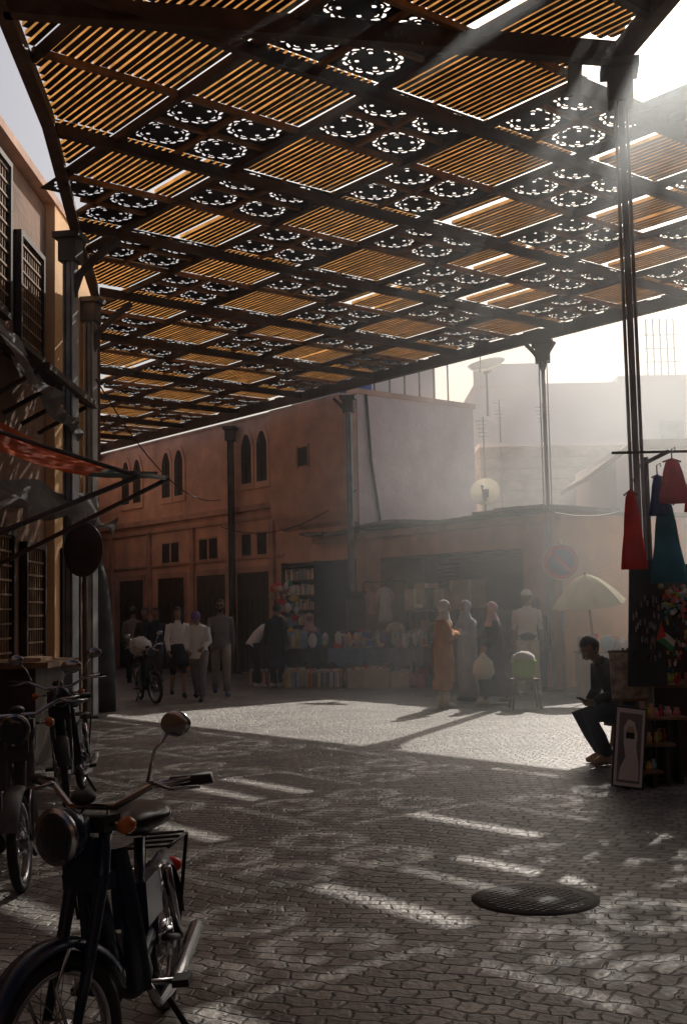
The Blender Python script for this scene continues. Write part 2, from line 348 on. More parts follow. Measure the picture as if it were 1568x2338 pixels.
m=MB(); m.prism([(0,0),(1.1,.8),(2.6,.8),(2.6,.65),(1.1,.65),(0,-.1)],(5.3,25.3,4.35),(1,0,0),(0,0,1),(0,1,0),3,'wood'); m.b2((6.0,25.5,0),(9,30,4.95),'white'); m.build('eave_house')
lb=empty('left_building')
m=MB(); m.b2((-8,-9,0),(-4.15,16.2,7.35),'terradim'); m.b2((-8,16.2,0),(-4.02,18.6,7.4),'orange'); m.b2((-8.2,-9,7.4),(-4.0,18.7,7.52),'terra2'); m.build('walls',lb)  # orange end section: sunlit strip of wall put into its colour
m=MB()
def lattice(y0,y1,z0,z1,x=-4.15,st=.11):
    m.b2((x,y0,z0),(x+.03,y1,z1),'dark')
    for a,b_ in (((y0,z0),(y1,z0+.07)),((y0,z1-.07),(y1,z1)),((y0,z0+.07),(y0+.07,z1-.07)),((y1-.07,z0+.07),(y1,z1-.07))): m.b2((x,a[0],a[1]),(x+.10,b_[0],b_[1]),'darkwood')
    y=y0+st
    while y<y1-.09: m.b2((x+.03,y,z0+.06),(x+.055,y+.025,z1-.06),'wood'); y+=st
    z=z0+st
    while z<z1-.09: m.b2((x+.055,y0+.06,z),(x+.07,y1-.06,z+.025),'wood'); z+=st*1.6
lattice(14.6,15.8,5.0,6.5); lattice(14.9,15.9,.9,2.5); lattice(12.8,14.2,5.2,7.2); lattice(16.5,17.4,.1,2.5,-4.02); lattice(13.0,14.4,.1,2.6)
m.build('window_lattices_and_doors',lb)
m=MB()
for y in (13.2,14.0,14.8,15.6): m.beam((-4.1,y,4.75),(-3.35,y,4.35),.07,.07,'darkwood'); m.beam((-4.1,y,4.0),(-3.45,y,4.35),.05,.05,'darkwood')
m.beam((-3.35,13.1,4.38),(-3.35,15.7,4.38),.08,.08,'darkwood'); m.build('wooden_brackets',lb)
m=MB(); m.b2((-12,18.62,0),(-4.6,19,7.2),'terra2'); m.prism([(-4.6,19.01),(-9.2,40),(-14,40),(-14,19.01)],(0,0,0),(1,0,0),(0,1,0),(0,0,1),7,'terra2')
for k in range(7):
    t=.06+k*.14; x=-4.6-4.6*t; y=18.9+21.1*t; m.box((x,y,1.25),(.12,1.5,2.5),'darkwood',Matrix.Rotation(math.atan2(4.6,21.1),3,'Z'))
m.build('side_street_building')
rb=empty('unseen_right_building'); m=MB(); m.b2((4.8,-9,0),(9,9.0,7.2),'terradim'); m.b2((6.9,9.0,0),(10,22,4.6),'terra2'); m.build('walls',rb)  # out of view; added to cut sky and bounce light in the shade
m=MB()
for y in (-6,-3,0,3,6): m.b2((4.74,y,0),(4.8,y+1.6,2.6),'darkwood'); m.b2((4.76,y+.3,4),(4.8,y+1.3,5.6),'dark')
for y in (10.5,13.5,16.5,19.5): m.b2((6.86,y,0),(6.9,y+1.8,2.6),'darkwood')
m.build('doors_and_windows',rb)
bb=empty('unseen_back_building'); m=MB(); m.b2((-9,-14,0),(9,-9.1,8),'terradim'); m.build('walls',bb)  # unseen, behind the camera; added to block sky and deepen the shade
m=MB()
for x in (-6,-3,0,3): m.b2((x,-9.1,0),(x+1.6,-9.04,2.6),'darkwood'); m.b2((x+.3,-9.1,4),(x+1.3,-9.06,5.6),'dark')
m.build('doors_and_windows',bb)
def cloth(name,c00,c10,c01,c11,k,amp=.12,n=18,m_=12,sag=.15,seed=0,fr_=5,k2=None):
    mb=MB(); vs=[];fs=[];ks=[]; c00,c10,c01,c11=map(Vector,(c00,c10,c01,c11)); rnd=random.Random(seed)
    ph=[rnd.uniform(0,6) for _ in range(4)]
    for j in range(m_+1):
        for i in range(n+1):
            a=i/n;b_=j/m_; p=(c00*(1-a)+c10*a)*(1-b_)+(c01*(1-a)+c11*a)*b_
            p.z-=sag*4*b_*(1-b_); q=amp*math.sin(fr_*2*math.pi*a+ph[0]+b_*2)*b_+amp*.5*math.sin(13*a+7*b_+ph[1])
            p+=Vector((q*.5,q*.3,q*.6)); vs.append(p)
    for j in range(m_):
        for i in range(n): fs.append((j*(n+1)+i,j*(n+1)+i+1,(j+1)*(n+1)+i+1,(j+1)*(n+1)+i)); ks.append(k2 if (k2 and j>=m_-2) else k)
    mb.add(vs,fs,ks,True); return mb.build(name)
cloth('hanging_tarp_cloth',(-4.1,12.6,5.3),(-4.1,15.0,5.0),(-3.3,12.8,4.15),(-3.35,14.9,3.8),'cloth',seed=3)
aw=empty('shop_awning')
o=cloth('fabric',(-4.1,10.4,3.6),(-4.1,12.6,3.95),(-1.95,10.6,2.80),(-1.9,12.4,3.0),'awnred',amp=.05,sag=.2,seed=5,k2='awngreen'); o.parent=aw
m=MB(); m.tube([(-4.1,10.5,1.9),(-1.85,10.6,2.79)],.025,'steeldark'); m.tube([(-4.1,12.5,1.9),(-1.85,12.4,2.98)],.025,'steeldark'); m.tube([(-1.9,10.4,2.79),(-1.9,12.6,3.0)],.025,'steeldark'); m.tube([(-4.1,10.5,3.55),(-1.9,10.5,2.79)],.02,'steeldark'); m.build('frame',aw)
cloth('canvas_sheet',(-4.1,13.0,3.2),(-3.3,15.6,3.1),(-3.6,12.8,2.75),(-2.7,14.0,2.55),'cloth',seed=9,amp=.15)
m=MB(); m.b2((-4.1,12.0,1.0),(-3.05,13.4,1.06),'wood'); m.b2((-4.0,12.1,0),(-3.2,13.3,1.0),'darkwood'); m.b2((-3.5,12.3,1.06),(-3.2,12.8,1.1),'card'); m.build('wooden_counter')
m=MB(); m.tube([(-2.98,13.4,0),(-2.98,13.4,2.65)],.03,'steeldark'); d=Vector((.55,.83,0)).normalized(); q=Vector((-2.96,13.32,2.28)); m.tube([q-d*.02,q-d*.035],.31,'steeldark',n=32); m.build('round_traffic_sign')
ns=MB(); p=Vector((3.87,20.9,0)); ns.tube([p+Vector((0,.05,0)),p+Vector((0,.05,2.75))],.03,'steel'); c=p+Vector((0,0,2.33)); f=Vector((-.12,-1,0)).normalized()
ns.tube([c,c+f*.012],.325,'paper',n=40); ns.tube([c,c+f*.016],.31,'signred',n=40); ns.tube([c,c+f*.020],.235,'signblue',n=40)
s_=Vector((1,-.12,0)).normalized(); e=(s_*-1+Vector((0,0,1))).normalized(); ns.beam(c+f*.022-e*.24,c+f*.022+e*.24,.06,.006,'signred',up=f); ns.build('no_parking_sign')
def dish(x,y,z,yaw,tilt,r,mast):
    m=MB(Matrix.Translation((x,y,z))@Matrix.Rotation(RAD(yaw),4,'Z')@Matrix.Rotation(RAD(tilt),4,'Y')); vs=[];fs=[]
    for i in range(7):
        rr=r*i/6
        for j in range(24): a=j*math.pi/12; vs.append((rr*rr*.35/r-.1,rr*math.cos(a),rr*math.sin(a)))
    for i in range(6):
        for j in range(24): fs.append((i*24+j,i*24+(j+1)%24,(i+1)*24+(j+1)%24,(i+1)*24+j))
    m.add(vs,fs,'dish',True); m.tube([(0,0,-r),(.45*r+.3,0,-.1)],.015,'steeldark'); m.ell((.45*r+.3,0,-.08),(.06,.04,.04),'plast'); m.box((-.12,0,0),(.1,.14,.2),'steeldark')
    m.M=Matrix(); m.tube([(x,y,z-.1),(x,y,z-mast)],.03,'steeldark'); return m.build('satellite_dish')
dish(3.75,29.6,7.75,240,-62,.5,1.3); dish(3.25,26.6,4.2,255,-20,.34,.8)
for x,y,z in ((4.3,31.4,6.0),(5.5,31.6,5.9),(3.6,29.4,5.2)):
    m=MB(); m.tube([(x,y,z-2),(x,y,z+1.2)],.02,'steeldark')
    for k in range(5): m.tube([(x-.2+k*.02,y,z+1.1-k*.1),(x+.2-k*.02,y,z+1.1-k*.1)],.008,'steeldark',n=4)
    m.build('tv_antenna')
m=MB()
for a,b_,sg in (((.3,26.5,4.3),(-3.2,30.2,3.8),.5),((-3.8,17.9,5.2),(-3.2,30.2,4.5),.6),((3.75,21.4,3.3),(6,23,3.6),.2)):
    a=Vector(a);b_=Vector(b_); m.tube([a.lerp(b_,t/10)-Vector((0,0,sg*4*t/10*(1-t/10))) for t in range(11)],.012,'black',n=5)
m.build('electric_cables')

# ---------------- people ----------------
J0=dict(pel=(0,0,.95),sp=(0,0,1.13),ch=(0,0,1.31),nb=(0,0,1.45),nk=(.015,0,1.55),sL=(0,.165,1.41),eL=(-.02,.22,1.13),wL=(.06,.23,.88),sR=(0,-.165,1.41),eR=(-.02,-.22,1.13),wR=(.06,-.23,.88),
 hL=(0,.09,.9),kL=(.02,.1,.5),aL=(-.01,.1,.09),tL=(.15,.12,.035),hR=(0,-.09,.9),kR=(.02,-.1,.5),aR=(-.01,-.1,.09),tR=(.15,-.12,.035))
RD=dict(pel=.125,sp=.11,ch=.125,nb=.07,nk=.052,sL=.058,eL=.042,wL=.028,hL=.09,kL=.058,aL=.04,tL=.036)
for k in list(RD):
    if k.endswith('L'): RD[k[0]+'R']=RD[k]
EDG=[('pel','sp'),('sp','ch'),('ch','nb'),('nb','nk')]+[(a+s,b_+s) if a not in('ch','pel') else (a,b_+s) for s in 'LR' for a,b_ in (('ch','s'),('s','e'),('e','w'),('pel','h'),('h','k'),('k','a'),('a','t'))]
def skinbody(mb,J,sp):
    names=list(J0); me=bpy.data.meshes.new('tmp'); me.from_pydata([J[n] for n in names],[(names.index(a),names.index(b_)) for a,b_ in EDG],[])
    o=bpy.data.objects.new('tmp',me); sc.collection.objects.link(o); o.modifiers.new('s','SKIN')
    for i,n in enumerate(names):
        r=RD[n]; me.skin_vertices[0].data[i].radius=(r,r)
    me.skin_vertices[0].data[0].use_root=True
    ss=o.modifiers.new('ss','SUBSURF'); ss.levels=2; ss.render_levels=2
    bpy.context.view_layer.update(); ev=o.evaluated_get(bpy.context.evaluated_depsgraph_get()); em=ev.to_mesh()
    vs=[v.co.copy() for v in em.vertices]; fs=[tuple(p.vertices) for p in em.polygons]; ks=[]
    def mk(a,b_):
        e=b_[0]
        if b_=='nk': return sp['skin']
        if e=='w': return sp['top'] if sp.get('sleeve','long')=='long' else sp['skin']
        if e=='k': return sp.get('thigh',sp['leg'])
        if e=='a': return sp['leg']
        if e=='t': return sp['shoe']
        if b_ in('sp','hL','hR'): return sp.get('thigh',sp['leg'])
        return sp['top']
    segs=[(Vector(J[a]),Vector(J[b_]),(RD[a]+RD[b_])/2,mk(a,b_)) for a,b_ in EDG]
    for p in em.polygons:
        c=p.center; best=None
        for a,b_,r,k in segs:
            d=b_-a; t=max(0,min(1,(c-a).dot(d)/d.length_squared)); q=(c-a-d*t).length/r
            if best is None or q<best[0]: best=(q,k)
        ks.append(best[1])
    mb.add(vs,fs,ks,True); ev.to_mesh_clear(); bpy.data.objects.remove(o); bpy.data.meshes.remove(me)
def hand(mb,w,d,side,palm,sk,curl=.5):
    w=Vector(w);d=Vector(d).normalized(); palm=Vector(palm); palm=(palm-d*palm.dot(d)).normalized(); lat=d.cross(palm).normalized()*side
    R3=Matrix((d,lat,palm)).transposed(); mb.ell(w+d*.045,(.055,.04,.017),sk,R3,n=10,m=7)
    for k in range(4):
        p=w+d*.08+lat*(.029-.0193*k); Ls=[.07,.08,.075,.058][k]; pts=[p-d*.02,p]; an=0
        for f_,da in ((.45,.5),(.32,1.1),(.23,.9)):
            an+=curl*da; p=p+(d*math.cos(an)+palm*math.sin(an))*Ls*f_; pts.append(p)
        mb.tube(pts,[.009,.009,.0085,.008,.006],sk,n=6)
    p=w+d*.025+lat*.03; t=(lat*.75+d*.6+palm*.35).normalized(); mb.tube([p-lat*.01,p+t*.03,p+t*.05+d*.008,p+t*.062+d*.02],[.012,.011,.01,.007],sk,n=6)
def head(mb,nk,yaw,pitch,sp):
    sk=sp['skin'];st=sp.get('style','hair');hm=sp.get('hm','hair')
    M0=mb.M; mb.M=M0@Matrix.Translation(nk)@Matrix.Rotation(RAD(yaw),4,'Z')@Matrix.Rotation(RAD(pitch),4,'Y')@Matrix.Translation((.02,0,.085))
    def hf(u):
        x,y,z=u
        if z<0: y*=1+.38*z; x*=1+.22*z+(0 if x>0 else .3*z)
        if x>0: x*=.93
        return Vector((x,y,z))
    mb.ell((0,0,0),(.098,.076,.118),sk,n=20,m=14,fn=hf)
    mb.tube([(-.02,0,-.14),(-.01,0,-.06)],[.052,.05],sk,n=10)
    mb.tube([(.086,0,.022),(.102,0,-.012),(.107,0,-.028),(.09,0,-.036)],[.008,.011,.015,.008],sk,n=6)
    for s_ in(-1,1):
        if sp.get('shades'): mb.ell((.092,s_*.032,.015),(.008,.026,.02),'black',n=10,m=6)
        else:
            mb.ell((.083,s_*.031,.012),(.011,.015,.010),'eye',n=8,m=6); mb.ell((.091,s_*.031,.012),(.006,.007,.007),'black',n=8,m=6)
            mb.tube([(.088,s_*.015,.033),(.088,s_*.033,.037),(.075,s_*.05,.031)],[.003,.005,.003],'hair',n=5)
        if st!='hijab': mb.ell((-.005,s_*.078,0),(.018,.009,.03),sk,n=8,m=6)
    mb.ell((.083,0,-.058),(.013,.024,.008),'lip',n=10,m=6)
    if sp.get('shades'): mb.beam((.09,-.06,.018),(.09,.06,.018),.006,.006,'black')
    if sp.get('beard'): mb.ell((.003,0,-.028),(.101,.079,.1),'hair',n=20,m=12,fn=hf,skip=lambda u:u.z>-.05 or (u.x<.1) or (u.z>-.32 and abs(u.y)<.5 and u.x>.5))
    if st in('hair','long'):
        mb.ell((-.008,0,.012),(.108,.087,.122),hm,n=20,m=12,fn=hf,skip=lambda u:(u.x>.25 and u.z<.42) or u.z<-.5)
        if st=='long':
            mb.tube([(-.03,0,.09),(-.075,0,.02),(-.085,0,-.1),(-.085,0,-.24),(-.08,0,-.36)],[(.06,.03),(.09,.05),(.095,.045),(.085,.035),(.05,.02)],hm,n=12,side=(0,1,0))
            for s_ in(-1,1): mb.tube([(.03,s_*.07,.07),(.01,s_*.088,0),(.01,s_*.085,-.12),(.04,s_*.09,-.28)],[.02,.028,.028,.012],hm,n=8)
    if st=='cap':
        mb.ell((-.008,0,.0),(.104,.083,.112),'hair',n=16,m=10,fn=hf,skip=lambda u:(u.x>.2) or u.z<-.4)
        mb.ell((-.004,0,.03),(.112,.092,.11),hm,n=20,m=12,skip=lambda u:u.z<.1)
        mb.ell((.11,0,.045),(.07,.07,.012),hm,n=14,m=6); mb.tube([(0,0,.04),(0,0,.052)],[(.094,.114),(.094,.114)],hm,n=20,side=(0,1,0),cap=False)
    if st=='hijab':
        mb.ell((-.012,0,.005),(.115,.094,.130),hm,n=24,m=16,fn=hf,skip=lambda u:u.x>.66 and -.75<u.z<.60)
        mb.M=M0; n_=Vector(nk)
        mb.tube([n_+Vector((.03,0,.05)),n_+Vector((.025,0,-.02)),n_+Vector((.015,0,-.1)),n_+Vector((.01,0,-.17)),n_+Vector((.03,0,-.24))],[(.078,.078),(.082,.085),(.12,.11),(.17,.14),(.14,.14)],hm,n=24,side=(0,1,0),wob=.05,nf=5)
    mb.M=M0
def person(name,x,y,hd,H,sp,z=0):
    s_=H/1.75; mb=MB(Matrix.Translation((x,y,z))@Matrix.Rotation(RAD(hd),4,'Z')@Matrix.Scale(s_,4))
    J=dict(J0); J.update(sp.get('J',{})); J={k:Vector(v) for k,v in J.items()}
    skinbody(mb,J,sp); head(mb,J['nk'],sp.get('yaw',0),sp.get('pitch',0),sp)
    for s in 'LR':
        d=(J['w'+s]-J['e'+s]).normalized(); palm=sp.get('palm'+s,(0,-1 if s=='L' else 1,0)); hand(mb,J['w'+s],d,1 if s=='L' else -1,palm,sp['skin'],sp.get('curl',.55))
    ch,nb,pel,spn=J['ch'],J['nb'],J['pel'],J['sp']; dn=(pel-spn).normalized()
    if 'robe' in sp:
        hem=sp.get('hem',.16); k=sp['robe']; mid=(J['aL']+J['aR'])/2; kn=(J['kL']+J['kR'])/2; sw=abs(J['aL'].x-J['aR'].x)*.3
        pts=[nb+Vector((0,0,.01)),ch.lerp(nb,.75),ch,spn,pel,pel.lerp(kn,.5),kn,Vector((mid.x,0,hem+.12)),Vector((mid.x,0,hem))]
        mb.tube(pts,[(.07,.07),(.178,.10),(.19,.13),(.175,.135),(.19,.15),(.195,.152+sw*.3),(.19,.15+sw*.6),(.195,.155+sw),(.20,.16+sw)],k,n=36,side=(0,1,0),wob=.09,nf=6)
        for s in 'LR': mb.tube([J['s'+s]*.9+ch*.1,J['s'+s].lerp(J['e'+s],.5),J['e'+s],J['e'+s].lerp(J['w'+s],.6),J['w'+s]],[.066,.07,.064,.060,.064],k,n=12)
    elif sp.get('shirt',True):
        L_=sp.get('tail',.1); k=sp['top']
        mb.tube([pel+dn*L_,pel,spn,ch,ch.lerp(nb,.75),nb+(nb-ch).normalized()*.01],[(.178,.135),(.168,.13),(.15,.12),(.185,.13),(.172,.095),(.072,.068)],k,n=28,side=(0,1,0),wob=.02,nf=7,cap=False)
        for s in 'LR':
            if sp.get('sleeve','long')=='long': mb.tube([J['s'+s],J['s'+s].lerp(J['e'+s],.5),J['e'+s],J['e'+s].lerp(J['w'+s],.5),J['w'+s]],[.064,.06,.053,.048,.04],k,n=12)
            else: mb.tube([J['s'+s],J['s'+s].lerp(J['e'+s],.7)],[.066,.063],k,n=12)
    if 'skirt' in sp:
        kn=(J['kL']+J['kR'])/2; mb.tube([spn.lerp(pel,.4),pel,pel.lerp(kn,.5),pel.lerp(kn,.8)],[(.145,.12),(.185,.155),(.205,.175),(.215,.19)],sp['skirt'],n=30,side=(0,1,0),wob=.06,nf=7)
    elif 'robe' not in sp and sp.get('pants',True):
        for s in 'LR': mb.tube([J['h'+s]+(J['h'+s]-J['k'+s]).normalized()*.02,J['h'+s].lerp(J['k'+s],.5),J['k'+s],J['k'+s].lerp(J['a'+s],.5),J['a'+s].lerp(J['k'+s],.03)],[.102,.092,.076,.068,.062],sp['leg'],n=14)
    for s in 'LR':
        a,t=J['a'+s],J['t'+s]; d=Vector((t.x-a.x,t.y-a.y,0)).normalized() if (t-a).length>0 else Vector((1,0,0))
        fl=a.z-.09; mb.tube([Vector((a.x,a.y,fl+.045))-d*.06,Vector((a.x,a.y,fl+.06)),Vector((a.x,a.y,fl+.045))+d*.10,Vector((a.x,a.y,fl+.03))+d*.17],[(.032,.042),(.04,.055),(.046,.04),(.032,.022)],sp['shoe'],n=12,side=(-d.y,d.x,0))
        if sp.get('boots'): mb.tube([a.lerp(J['k'+s],.45),a.lerp(J['k'+s],.1),Vector((a.x,a.y,fl+.05))],[.062,.055,.055],sp['shoe'],n=12)
    if 'extra' in sp: sp['extra'](mb,J)
    return mb.build(name)
WALK=dict(hL=(.01,.09,.9),kL=(.16,.09,.52),aL=(.22,.09,.13),tL=(.36,.1,.10),kR=(-.06,-.09,.5),aR=(-.26,-.09,.15),tR=(-.14,-.1,.05),eL=(-.10,.22,1.14),wL=(-.08,.24,.89),eR=(.05,-.22,1.14),wR=(.2,-.2,.92))
W2=dict(WALK); W2.update(aL=(.2,.09,.09),tL=(.34,.1,.035))
person('woman_in_skirt',-3.14,21.9,285,1.67,dict(J=W2,skin='skin',top='cwhite',leg='skin',thigh='black',shoe='black',skirt='black',style='long',pitch=5,yaw=-10,tail=.0))
person('man_in_white_shirt',-2.62,20.9,265,1.66,dict(J=dict(W2,ch=(.07,0,1.29),nb=(.13,0,1.41),nk=(.19,0,1.49),sL=(.11,.165,1.36),sR=(.11,-.165,1.36),eL=(.12,.22,1.1),wL=(.28,.14,1.0),eR=(.12,-.22,1.1),wR=(.26,-.16,.96)),skin='skin2',top='cwhite',leg='cgrey',shoe='black',style='cap',hm='purple',pitch=38,tail=.16))
person('man_in_grey_shirt',-2.36,22.1,280,1.80,dict(J=W2,skin='skin2',top='cgrey',leg='ckhaki',shoe='cblue',shades=1,beard=1,pitch=2,yaw=-12,tail=.12))
BEND=dict(pel=(-.08,0,.93),sp=(.02,0,1.08),ch=(.18,0,1.2),nb=(.32,0,1.26),nk=(.41,0,1.29),sL=(.27,.165,1.22),sR=(.27,-.165,1.22),eL=(.34,.2,.95),wL=(.48,.16,.78),eR=(.36,-.2,.95),wR=(.5,-.14,.8),hL=(-.08,.09,.9),hR=(-.08,-.09,.9),kL=(.0,.1,.48),kR=(-.04,-.1,.48))
person('shopper_bending_over_stall',-1.85,24.4,20,1.74,dict(J=BEND,skin='skin2',top='cwhite',leg='black',shoe='cwhite',pitch=45,tail=.1))
person('shopper_in_dark_coat',-1.45,24.2,60,1.72,dict(skin='skin2',top='black',leg='black',shoe='cwhite',pitch=15,robe='cnavy',hem=.4))
SIT=dict(pel=(0,0,.5),sp=(.02,0,.68),ch=(.06,0,.86),nb=(.10,0,1.0),nk=(.13,0,1.09),sL=(.07,.165,.96),sR=(.07,-.165,.96),eL=(.08,.22,.70),wL=(.28,.12,.62),eR=(.08,-.22,.70),wR=(.28,-.12,.62),hL=(.02,.09,.48),kL=(.44,.12,.49),aL=(.40,.12,.09),tL=(.54,.12,.035),hR=(.02,-.09,.48),kR=(.44,-.12,.49),aR=(.36,-.12,.09),tR=(.5,-.12,.035))
person('vendor_in_pink_headscarf',-.80,26.0,270,1.75,dict(J=SIT,skin='skin',top='purple',leg='black',shoe='black',style='hijab',hm='cpink',pitch=15),z=.22)
m=MB(); m.b2((-1.0,25.85,.0),(-.6,26.2,.6),'darkwood'); m.b2((-1.02,25.83,.6),(-.58,26.22,.63),'wood'); m.build('vendor_stool')
HANDS=dict(eL=(.05,.2,1.14),wL=(.22,.05,1.22),eR=(.05,-.2,1.14),wR=(.22,-.07,1.2))
person('woman_in_brown_robe',1.50,18.3,15,1.66,dict(J=HANDS,skin='skin',top='cbrown',leg='cbrown',shoe='cream',robe='cbrown',hem=.30,style='hijab',hm='cwhite',boots=1,pitch=8,yaw=-15))
person('woman_in_grey_robe',2.02,19.6,215,1.66,dict(J=HANDS,skin='skin',top='cgreyblue',leg='cgreyblue',shoe='black',robe='cgreyblue',hem=.08,style='hijab',hm='cgreyblue'))
BK=dict(kL=(.16,.09,.5),aL=(.2,.09,.09),tL=(.34,.1,.035),aR=(-.22,-.09,.11),tR=(-.1,-.1,.05),eR=(0,-.2,1.14),wR=(.14,-.2,.93),eL=(.0,.2,1.14),wL=(.18,.2,1.0))
def bag(mb,J):
    p=J['wL']+Vector((.06,.03,-.10)); mb.tube([p+Vector((0,-.0,0)),p+Vector((0,0,-.06)),p+Vector((0,0,-.16)),p+Vector((0,0,-.34)),p+Vector((0,0,-.46))],[(.015,.02),(.05,.06),(.08,.16),(.11,.19),(.06,.13)],'paper',n=16,side=(0,1,0),wob=.08,nf=5)
person('woman_in_black_robe',2.38,18.85,182,1.62,dict(J=BK,skin='skin',top='cnavy',leg='cnavy',shoe='cream',robe='cnavy',hem=.14,style='hijab',hm='cpink',pitch=8,extra=bag))
def pouch(mb,J): mb.ell((.17,.0,.98),(.05,.13,.07),'black',n=12,m=8); mb.tube([(.0,.17,1.0),(.14,.1,1.0),(.14,-.1,1.0),(0,-.17,1.0)],.012,'black',n=6)
person('man_in_white_cap',3.15,20.4,262,1.83,dict(J=dict(aL=(0,.14,.09),tL=(.14,.17,.035),aR=(0,-.13,.09),tR=(.14,-.16,.035)),skin='skin2',top='cream',leg='cream',shoe='cwhite',style='cap',hm='cwhite',extra=pouch,tail=.0,sleeve='short'))
person('man_in_navy_shirt',3.50,21.5,80,1.70,dict(skin='skin2',top='cnavy',leg='cblue',shoe='black'))
person('passerby_in_dark_clothes',-4.35,25.5,250,1.7,dict(J=W2,skin='skin2',top='black',leg='cnavy',shoe='black'))
person('passerby_in_dark_clothes',-3.9,24.0,275,1.68,dict(J=W2,skin='skin2',top='cnavy',leg='black',shoe='black'))
person('passerby_in_dark_clothes',-4.9,27.0,80,1.74,dict(skin='skin2',top='cgrey',leg='black',shoe='black'))
def phone(mb,J): mb.box((.40,0,.60),(.14,.075,.012),'black',Matrix.Rotation(RAD(-25),3,'Y')); mb.box((.40,0,.607),(.125,.065,.002),'lblue',Matrix.Rotation(RAD(-25),3,'Y'))
SV=dict(SIT,ch=(.10,0,.83),nb=(.19,0,.95),nk=(.26,0,1.02),sL=(.14,.165,.93),sR=(.14,-.165,.93),eL=(.14,.20,.68),wL=(.31,.05,.60),eR=(.14,-.20,.68),wR=(.31,-.05,.60),kL=(.43,.13,.47),aL=(.24,.12,.09),tL=(.38,.12,.035),kR=(.40,-.10,.46),aR=(.16,-.1,.09),tR=(.30,-.1,.035))
person('seated_man_with_phone',2.66,11.5,200,1.78,dict(J=SV,skin='skin2',top='cnavy',leg='jean',shoe='card',pitch=32,yaw=8,extra=phone,palmL=(.3,-1,.3),palmR=(.3,1,.3),curl=.8))
m=MB(); m.tube([(2.66,11.5,.36),(2.66,11.5,.40)],.17,'wood',n=18)
for a in range(4): m.tube([(2.66+.1*math.cos(a*1.57+.7),11.5+.1*math.sin(a*1.57+.7),.36),(2.66+.16*math.cos(a*1.57+.7),11.5+.16*math.sin(a*1.57+.7),0)],.014,'wood')
m.build('wooden_stool')

